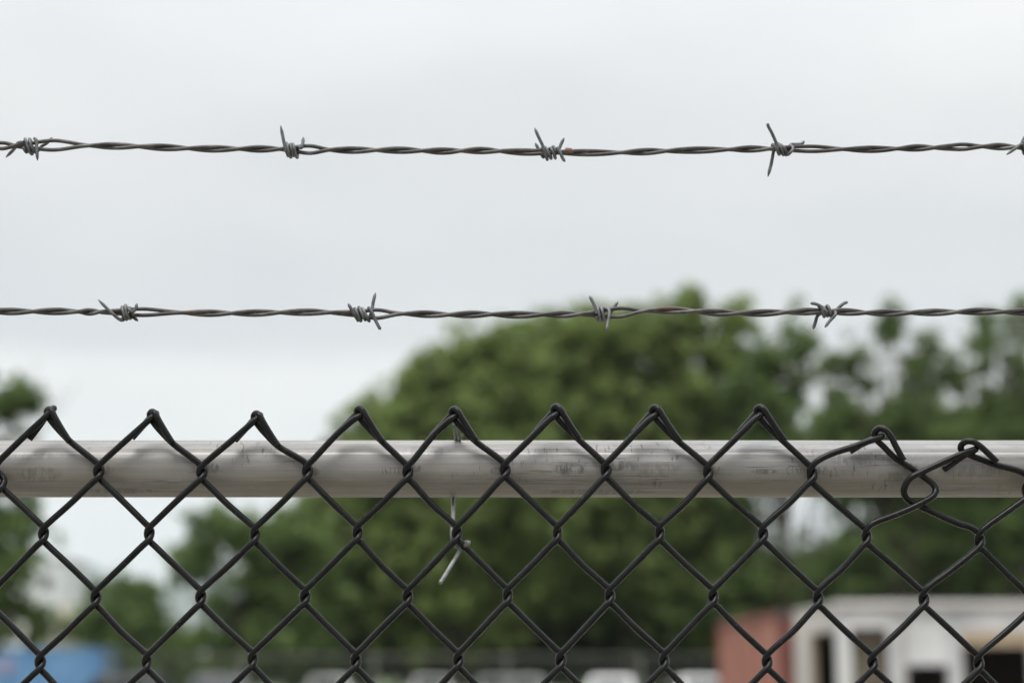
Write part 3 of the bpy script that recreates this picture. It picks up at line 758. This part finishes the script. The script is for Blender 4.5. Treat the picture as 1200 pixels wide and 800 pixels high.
def container(name, label, loc, rz, mside, mend, length=6.06, patch=None):
    """origin: near left bottom corner; x along the end (2.44 m), y along the long side"""
    root = thing(name, label, 'container', loc, rz)
    W, L, H = 2.44, length, 2.62
    fr = MB()
    for x in (0, W - .12):
        for y in (0, L - .12): fr.box(x, x + .12, y, y + .12, .0, H)
    for z in (.02, H - .12):
        for x in (0.004, W - .104): fr.box(x, x + .1, .12, L - .12, z, z + .116)
        for y in (0.004, L - .104): fr.box(.12, W - .12, y, y + .1, z, z + .116)
    fr.build('frame', mend, root, bevel=.006)
    sd = MB()
    # long sides are built along y
    for xx, o_ in ((.03, 1), (W - .03, -1)):
        t = MB(); corrugated(t, .12, L - .12, .136, H - .12, 0, out=-1)
        Vv = t.V[0]; sd.add(np.stack([xx + o_ * np.abs(Vv[:, 1]), Vv[:, 0], Vv[:, 2]], 1), t.Q[0])
    t = MB(); corrugated(t, .12, W - .12, .136, H - .12, 0)
    sd.add(np.stack([t.V[0][:, 0], L - .05 - np.abs(t.V[0][:, 1]), t.V[0][:, 2]], 1), t.Q[0])
    sd.build('side_panels', mside, root)
    MB().box(.1, W - .1, .1, L - .1, H - .05, H - .02).build('roof_panel', mside, root)
    MB().box(.1, W - .1, .1, L - .1, .1, .135).build('floor_panel', M['steel_dark'], root)
    for k in range(2):
        x0 = .13 + k * 1.095
        dr = MB().box(x0, x0 + 1.08, .03, .075, .15, H - .13).build('door', mend, root, bevel=.006)
        rods = MB()
        for xx in (x0 + .3, x0 + .78):
            rods.tube([(xx, .012, .1), (xx, .012, H - .08)], .018, 8)
            rods.box(xx - .05, xx + .05, .0, .03, .3, .36); rods.box(xx - .05, xx + .05, .0, .03, H - .42, H - .36)
        rods.box(x0 + .3, x0 + .62, -.012, .004, 1.05, 1.09)
        rods.build('locking_bars', M['steel_dark'], dr, smooth=False)
    for x in (-.004, W - .166):
        for y in (-.004, L - .166):
            for z in (-.004, H - .108): MB().box(x, x + .17, y, y + .17, z, z + .112).build('corner_casting', M['steel_dark'], root, bevel=.008)
    if patch: patch(root)
    return root

container('red_container', 'red shipping container standing left of the white cabin', (P(913, 715, 27)[0], 27, 0), R(2.5), M['red'], M['red_dark'])
# blue one lies side on, far left:  its long side faces the camera
bp = P(121, 758, 62)
def bluepatch(root):
    MB().box(2.44, 2.452, 2.0, 3.6, 1.55, 2.25).build('pink_panel', M['pinkpatch'], root)
container('blue_container', 'sky blue shipping container at the lower left beneath the dark tree', (bp[0], 62 + 2.44, 0), R(90), M['blue'], M['blue'], 6.06)
bc = bpy.data.objects['blue_container']
# rotate so that the long side is towards the camera: x axis -> -y, y axis -> -x
bc.rotation_euler = (0, 0, R(90)); bc.location = (bp[0], 62, 0)
bluep = MB().box(-.012, -.002, 3.1, 3.9, 1.75, 2.2).build('painted_panel', M['pinkpatch'], bc)

# ------------------------------------------------------------------ white cabin with open bays
def cabin():
    Yc = 22.0
    X = lambda px: P(px, 700, Yc)[0]
    Z = lambda py: P(600, py, Yc)[2]
    ztop = Z(708)
    o = X(980)
    root = thing('white_cabin', 'weathered white cabin with open window bays at the lower right', 'cabin', (o, Yc, 0), R(.5))
    xr, dp, T_ = 6.0, 3.2, .12                       # front width, depth, wall thickness
    xB0, xB1, xC0, xC1, xD0, xD1 = [X(v) - o for v in (993, 1041, 1056, 1110, 1124, 1205)]
    zA, zB, zC, zD = Z(738), Z(733), Z(777), Z(757)
    w = MB()
    def panel(x0, x1, z0, z1): w.box(x0, x1, 0, T_, z0, z1)
    panel(0, xB0, 0, ztop); panel(xB0, xB1, 0, .95); panel(xB0, xB1, zB, ztop)
    panel(xB1, xC0, 0, ztop); panel(xC0, xC1, 0, 1.0); panel(xC0, xC1, zC, ztop)
    panel(xC1, xD0, 0, ztop); panel(xD0, xD1, zD + .20, ztop); panel(xD1, xr, 0, ztop)
    w.build('front_wall', M['white_wall'], root)
    yA0, yA1 = .16, 2.0                            # open bay in the left side wall
    s = MB(); s.box(0, .1, T_, yA0, 0, ztop - .002); s.box(0, .1, yA0, yA1, 0, .95); s.box(0, .1, yA0, yA1, zA, ztop - .002); s.box(0, .1, yA1, dp, 0, ztop - .002)
    s.build('side_wall', M['grey_wall'], root)
    MB().box(xr - .1, xr, T_, dp, 0, ztop - .002).build('side_wall', M['grey_wall'], root)
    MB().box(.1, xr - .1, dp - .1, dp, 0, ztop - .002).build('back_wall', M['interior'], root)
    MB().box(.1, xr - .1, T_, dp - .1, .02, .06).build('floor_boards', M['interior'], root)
    rf = MB(); rf.box(-.02, xr + .06, -.03, dp + .06, ztop, ztop + .04); rf.box(-.03, xr + .07, -.055, -.032, ztop - .05, ztop + .045)
    rf.build('roof', M['roof'], root, bevel=.008)
    gt = MB(); gt.tube([(.05, -.075, ztop - .02), (xr, -.075, ztop - .035)], .028, 8); gt.tube([(xB1 + .16, -.05, 0), (xB1 + .16, -.05, ztop - .04)], .025, 8)
    gt.build('gutter', M['grey_wall'], root, smooth=False)
    def slats(z0, z1, f):
        sl = MB(); z = z0
        while z < z1:
            sl.add(*f(z, z + .07)); z += .095
        return sl
    def bx(x0, x1, y0, y1, z0, z1):
        m_ = MB().box(x0, x1, y0, y1, z0, z1); return m_.V[0], m_.Q[0]
    def bay(x0, x1, z0, z1, slat_top):
        f = MB(); t = .02
        f.box(x0, x0 + t, -.012, T_ + .01, z0, z1); f.box(x1 - t, x1, -.012, T_ + .01, z0, z1)
        f.box(x0 + t, x1 - t, -.012, T_ + .01, z1 - t, z1)
        fo = f.build('window', M['white_wall'], root)
        MB().box(x0 - .03, x1 + .03, -.05, T_, z0 - .05, z0 - .002).build('sill', M['wood'], fo)
        slats(z0 + .02, slat_top, lambda a, b_: bx(x0 + t, x1 - t, .22, .245, a, b_)).build('shutter_slats', M['slat'], fo)
    bay(xB0, xB1, .95, zB, zB - .10); bay(xC0, xC1, 1.0, zC, 1.25)
    f = MB(); f.box(.015, .09, yA0, yA0 + .015, .95, zA); f.box(.015, .09, yA1 - .015, yA1, .95, zA); f.box(.015, .09, yA0 + .015, yA1 - .015, zA - .015, zA)
    fo = f.build('window', M['wood'], root)
    MB().box(-.05, .1, yA0 - .03, yA1 + .03, .90, .948).build('sill', M['wood'], fo)
    slats(.97, Z(757), lambda a, b_: bx(.45, .475, yA0 + .02, yA1 - .02, a, b_)).build('shutter_slats', M['slat'], fo)
    df = MB(); df.box(xD0 - .07, xD0, -.012, T_ + .01, 0, zD + .198); df.box(xD1, xD1 + .07, -.012, T_ + .01, 0, zD + .198)
    do = df.build('doorway', M['white_wall'], root)
    MB().box(xD0, xD1, -.02, T_, zD, zD + .198).build('lintel', M['wood'], do)
    MB().box(xD0, xD1, -.25, 0, 0, .1).build('step', M['wood'], do)
    MB().box(xD0 + .02, xD0 + .06, T_ + .02, T_ + .75, .07, zD - .05).build('door_leaf', M['slat'], do)
cabin()

# ------------------------------------------------------------------ buildings far left
def house(name, label, Y, px0, px1, py_top, depth, mwall, storeys, flat, cat='building'):
    x0, x1 = P(px0, 700, Y)[0], P(px1, 700, Y)[0]
    zt = P(600, py_top, Y)[2]
    w = x1 - x0
    root = thing(name, label, cat, (x0, Y, 0))
    MB().box(0, w, 0, depth, 0, zt).build('wall', mwall, root)
    if flat:
        r_ = MB(); r_.box(-.15, w + .15, -.15, depth + .15, zt, zt + .25); r_.build('roof', M['tile'], root)
    else:
        hr = 1.3
        V = [(-.4, -.4, zt), (w + .4, -.4, zt), (w + .4, depth + .4, zt), (-.4, depth + .4, zt), (-.4, depth / 2, zt + hr), (w + .4, depth / 2, zt + hr)]
        rf = mesh_np('roof', V, [(0, 1, 5, 4), (2, 3, 4, 5), (0, 3, 2, 1)], M['tile'], root, smooth=False, tris=[(0, 4, 3), (1, 2, 5)])
        MB().box(w * .3, w * .3 + .6, depth * .4, depth * .4 + .6, zt + .4, zt + hr + .7).build('chimney', M['render_beige'], rf)
    hs = zt / storeys
    nw = max(1, int(w / 3.0))
    for s in range(storeys):
        for i in range(nw):
            cx = w * (i + .5) / nw; z0 = s * hs + .35 * hs
            f = MB(); 
            f.box(cx - .65, cx - .55, -.04, .02, z0, z0 + 1.4); f.box(cx + .55, cx + .65, -.04, .02, z0, z0 + 1.4)
            f.box(cx - .55, cx + .55, -.04, .02, z0 + 1.3, z0 + 1.4); f.box(cx - .7, cx + .7, -.08, .02, z0 - .08, z0 - .002)
            fo = f.build('window', M['render_white'], root)
            MB().box(cx - .55, cx + .55, -.012, .01, z0, z0 + 1.3).build('pane', M['glass'], fo)
    return root
house('apartment_block', 'pale white flat roofed block far behind the blue container', 170, -60, 76, 657, 9, M['render_white'], 3, True)
house('beige_house', 'low beige house behind the blue container, under the pale block', 110, 30, 128, 742, 7, M['render_beige'], 1, False, 'house')

# ------------------------------------------------------------------ chain link fence on the far side of the yard
def far_fence():
    Yf = 40.0
    zr = P(600, 768, Yf)[2]
    x0, x1 = P(128, 768, Yf)[0], P(905, 768, Yf)[0]
    root = thing('far_fence', 'blurred grey chain link fence along the far side of the yard', 'fence', (x0, Yf, 0))
    L = x1 - x0
    MB().tube([(0, 0, zr), (L, 0, zr)], .017, 10).build('top_rail', M['old_post'], root, smooth=True)
    n = 6
    for i in range(n):
        x = L * i / (n - 1)
        MB().tube([(x, .05, 0), (x, .05, zr + .06)], .024, 12).build('post', M['old_post'], root, smooth=True)
    mb = MB(); p = .075; r = .0011
    h = zr - .04
    k = int((L + h) / p)
    for s in (1, -1):
        for i in range(k):
            a = i * p - (h if s > 0 else 0)
            za, zb = 0.02, .02 + h
            xa, xb = a, a + s * h
            # clip to the panel
            def cl(x, xo, zo, sgn): return zo + (x - xo) * sgn
            pa, pb = [xa, za], [xb, zb]
            if pa[0] < 0: pa = [0, za + (0 - xa) * s if s > 0 else za]
            if s > 0:
                if xa < 0: pa = [0, za - xa]
                if xb > L: pb = [L, za + (L - xa)]
            else:
                pa, pb = [xa, za], [xb, zb]
                if xa > L: pa = [L, za + (xa - L)]
                if xb < 0: pb = [0, za + xa]
            if pa[1] >= zb - .01 or pb[1] <= za + .01: continue
            y = -.03 - .004 * s
            mb.tube([(pa[0], y, pa[1]), (pb[0], y, pb[1])], r, 3, False)
    mb.build('wire_mesh', M['old_post'], root)
far_fence()

# ------------------------------------------------------------------ parked vehicles whose roofs peep into the frame
def make_car(paint, H=1.72, W=1.66, L=4.2):
    """nose towards -y; returns the root with its parts"""
    root = bpy.data.objects.new('parked_car', None); COL.objects.link(root); root.empty_display_size = .2
    def loft(sections, name, mat, parent, bev=.05):
        # section: (y, [(x, z) ...]) right half from bottom to top, mirrored
        V, Q, T = [], [], []
        n = len(sections[0][1]) * 2
        for y, pr in sections:
            for x, z in pr: V.append((x, y, z))
            for x, z in reversed(pr): V.append((-x, y, z))
        for i in range(len(sections) - 1):
            for k in range(n):
                Q.append((i * n + k, i * n + (k + 1) % n, (i + 1) * n + (k + 1) % n, (i + 1) * n + k))
        for base in (0, (len(sections) - 1) * n):
            for k in range(n // 2 - 1):
                Q.append((base + k, base + k + 1, base + n - 2 - k, base + n - 1 - k))
        o = mesh_np(name, V, Q, mat, parent, smooth=False)
        me = o.data; bm = bmesh.new(); bm.from_mesh(me); bmesh.ops.recalc_face_normals(bm, faces=bm.faces); bm.to_mesh(me); bm.free()
        mo = o.modifiers.new('bevel', 'BEVEL'); mo.width = bev; mo.segments = 3; mo.angle_limit = R(25)
        for p in me.polygons: p.use_smooth = True
        return o
    w = W / 2
    def sec(y, zb, zs, in_=0): return (y, [(w - .12 - in_, zb), (w - .02 - in_, zb + .12), (w - in_, zs - .22), (w - .06 - in_, zs)])
    loft([sec(-L / 2, .34, .72, .14), sec(-L / 2 + .22, .24, .86, .03), sec(-L / 2 + 1.2, .22, 1.0), sec(.2, .22, 1.02), sec(L / 2 - .25, .24, 1.04, .02), sec(L / 2, .34, .98, .1)], 'body', paint, root)
    def cs(y, z, ww): return (y, [(w - .08, 1.0), (ww, z - .06), (ww - .16, z)])
    loft([(-L / 2 + 1.15, [(w - .1, .98), (w - .12, 1.0), (w - .2, 1.01)]), cs(-L / 2 + 1.85, H - .05, w - .22), cs(-.1, H, w - .2), cs(L / 2 - .75, H - .03, w - .22), (L / 2 - .12, [(w - .12, 1.0), (w - .15, 1.03), (w - .24, 1.05)])], 'cabin_roof', paint, root, .04)
    gl = MB()
    # side windows slightly proud of the cabin sides
    for s in (-1, 1):
        a = lambda y, t: (s * (w - .08 - t * .13 + .012), y, 1.0 + t * (H - 1.06))
        for y0, y1, y2, y3 in ((-L / 2 + 1.45, -.35, -.35, -L / 2 + 1.93), (-.27, L / 2 - 1.0, L / 2 - 1.05, -.27)):
            q = [a(y0, .08), a(y1, .08), a(y2, .85), a(y3, .85)]
            g2 = MB(); g2.add(q, [(0, 1, 2, 3)]); g2.build('side_window', M['glass'], root)
    yw0, yw1, zw0, zw1 = -L / 2 + 1.2, -L / 2 + 1.78, 1.04, H - .12
    MB().add([(-w + .24, yw0 - .01, zw0), (w - .24, yw0 - .01, zw0), (w - .34, yw1 - .03, zw1), (-w + .34, yw1 - .03, zw1)], [(0, 1, 2, 3)]).build('windscreen', M['glass'], root)
    yr0, yr1 = L / 2 - .19, L / 2 - .66
    MB().add([(-w + .24, yr0 + .02, 1.1), (w - .24, yr0 + .02, 1.1), (w - .34, yr1 + .03, H - .14), (-w + .34, yr1 + .03, H - .14)], [(0, 3, 2, 1)]).build('rear_window', M['glass'], root)
    for s in (-1, 1):
        for y in (-L / 2 + .85, L / 2 - .85):
            ty_ = MB().tube([(s * (w - .2), y, .33), (s * (w + .005), y, .33)], .33, 24).build('wheel', M['tyre'], root)
            MB().tube([(s * (w - .02), y, .33), (s * (w + .012), y, .33)], .2, 16).build('rim', M['rim'], ty_)
        MB().box(s * (w - .36) - .16, s * (w - .36) + .16, -L / 2 - .012, -L / 2 + .1, .62, .74).build('headlight', M['lamp_clear'], root, bevel=.02)
        MB().box(s * (w - .24) - .1, s * (w - .24) + .1, L / 2 - .1, L / 2 + .012, .72, .94).build('tail_light', M['lamp_red'], root, bevel=.02)
        MB().box(s * (w + .1) - .1, s * (w + .1) + .1, -L / 2 + 1.5, -L / 2 + 1.6, 1.02, 1.18).build('mirror', paint, root, bevel=.03)
    MB().box(-w + .16, w - .16, -L / 2 - .04, -L / 2 + .12, .32, .5).build('bumper', M['plate'], root, bevel=.03)
    MB().box(-w + .16, w - .16, L / 2 - .12, L / 2 + .04, .32, .52).build('bumper', M['plate'], root, bevel=.03)
    return root
def copy_tree(o, parent=None):
    c = o.copy(); COL.objects.link(c)
    if parent is not None: c.parent = parent
    for ch in list(o.children): copy_tree(ch, c)
    return c
GC = 'cars parked along the far fence'
car0 = make_car(M['car_white'], 1.635)
cars = [(385, 58, R(4), 'white car roof low in the picture, left of centre under the round tree'),
        (506, 62, R(-3), 'small far white car roof just left of the dangling tie wire tail'),
        (580, 63, R(2), 'far white car, left of the close pair right of the tie wire'),
        (616, 63, R(0), 'far white car, right of the close pair right of the tie wire'),
        (717, 50, R(-8), 'widest white car roof, right of centre below the dark trees'),
        (819, 55, R(3), 'white car beside the red container')]
for i, (px, Y, rz, lab) in enumerate(cars):
    c = car0 if i == 0 else copy_tree(car0)
    c.location = (P(px, 790, Y)[0], Y, 0); c.rotation_euler = (0, 0, rz)
    tag(c, lab, 'car', GC)
for px, Y, rz, pm, lab in ((262, 47, R(20), M['car_dark'], 'black car in the lower left, beneath the round tree'), (175, 50, R(75), M['car_dark'], 'dark car near the blue container, below the low tree')):
    c = make_car(pm, 1.70); c.location = (P(px, 790, Y)[0], Y, 0); c.rotation_euler = (0, 0, rz); tag(c, lab, 'car', GC)

# ------------------------------------------------------------------ sky and light
SUN_EL, SUN_AZ = R(58), R(200)          # high, behind the camera to the left, behind cloud
w = bpy.data.worlds.new('World'); scene.world = w; w.use_nodes = True
nt = w.node_tree; nt.nodes.clear(); L = nt.links.new
out = nt.nodes.new('ShaderNodeOutputWorld')
sky = nt.nodes.new('ShaderNodeTexSky'); sky.sky_type = 'NISHITA'; sky.sun_disc = False
sky.sun_elevation = SUN_EL; sky.sun_rotation = SUN_AZ; sky.air_density = 1.0; sky.dust_density = 3.0
bg1 = nt.nodes.new('ShaderNodeBackground'); bg1.inputs[1].default_value = .10; L(sky.outputs[0], bg1.inputs[0])
tc = nt.nodes.new('ShaderNodeTexCoord'); sep = nt.nodes.new('ShaderNodeSeparateXYZ'); L(tc.outputs['Generated'], sep.inputs[0])
mp = nt.nodes.new('ShaderNodeMapping'); mp.inputs['Scale'].default_value = (1, 1, 3.2); L(tc.outputs['Generated'], mp.inputs[0])
n1 = nt.nodes.new('ShaderNodeTexNoise'); n1.inputs['Scale'].default_value = 2.6; n1.inputs['Detail'].default_value = 5; n1.inputs['Roughness'].default_value = .5
L(mp.outputs[0], n1.inputs['Vector'])
n2 = nt.nodes.new('ShaderNodeTexNoise'); n2.inputs['Scale'].default_value = 5.5; n2.inputs['Detail'].default_value = 4; L(mp.outputs[0], n2.inputs['Vector'])
def wm(op, a, b=None):
    n = nt.nodes.new('ShaderNodeMath'); n.operation = op
    for i, v in enumerate((a, b)):
        if v is None: continue
        if isinstance(v, (int, float)): n.inputs[i].default_value = v
        else: L(v, n.inputs[i])
    return n.outputs[0]
zd = wm('ADD', sep.outputs['Z'], wm('MULTIPLY', wm('SUBTRACT', n2.outputs[0], .5), .022))
cl = ramp(nt, zd, [(0, (.93, .94, .95)), (.13, (1.0, 1.0, .995)), (.176, (1.02, 1.02, 1.015)), (.192, (.80, .82, .832)), (.25, (.86, .873, .88)), (.32, (.95, .953, .953)), (.5, (1.4, 1.4, 1.4)), (1.0, (3.1, 3.1, 3.1))])
mott = ramp(nt, n1.outputs[0], [(.34, (.90, .912, .925)), (.60, (1.03, 1.028, 1.025))])
mul = nt.nodes.new('ShaderNodeMix'); mul.data_type = 'RGBA'; mul.blend_type = 'MULTIPLY'; mul.inputs[0].default_value = 1
L(cl.outputs[0], mul.inputs[6]); L(mott.outputs[0], mul.inputs[7])
back = wm('MULTIPLY', wm('MULTIPLY', wm('SMOOTHSTEP', 0, 0) if False else wm('MINIMUM', wm('MAXIMUM', wm('MULTIPLY', wm('ADD', sep.outputs['Y'], .1), -1.6), 0.0), 1.0),
          wm('MINIMUM', wm('MAXIMUM', wm('MULTIPLY', wm('SUBTRACT', .75, sep.outputs['Z']), 2.2), 0.0), 1.0)), .62)
mul2 = nt.nodes.new('ShaderNodeMix'); mul2.data_type = 'RGBA'; L(back, mul2.inputs[0]); L(mul.outputs[2], mul2.inputs[6]); mul2.inputs[7].default_value = (.22, .23, .24, 1)  # unseen sky behind the camera dimmed, added to darken reflections on the wires
bg2 = nt.nodes.new('ShaderNodeBackground'); bg2.inputs[1].default_value = .775; L(mul2.outputs[2], bg2.inputs[0])
mix = nt.nodes.new('ShaderNodeMixShader'); mix.inputs[0].default_value = .93
L(bg1.outputs[0], mix.inputs[1]); L(bg2.outputs[0], mix.inputs[2]); L(mix.outputs[0], out.inputs['Surface'])

sl = bpy.data.lights.new('sun', 'SUN'); sl.energy = 1.5; sl.angle = R(25); sl.color = (1, .97, .93)
so = bpy.data.objects.new('sun', sl); COL.objects.link(so)
sd = Vector((math.sin(SUN_AZ) * math.cos(SUN_EL), math.cos(SUN_AZ) * math.cos(SUN_EL), math.sin(SUN_EL)))
so.rotation_euler = (-sd).to_track_quat('-Z', 'Y').to_euler(); so.location = sd * 30

vs = scene.view_settings
vs.view_transform = 'Standard'; vs.look = 'None'; vs.exposure = 0.25; vs.gamma = 1.0; vs.use_curve_mapping = False
scene.render.engine = 'CYCLES'
cy = scene.cycles
cy.use_denoising = True
try: cy.denoiser = 'OPENIMAGEDENOISE'
except Exception: pass
cy.max_bounces = 8; cy.transparent_max_bounces = 8; cy.volume_bounces = 1
cy.sample_clamp_indirect = 6
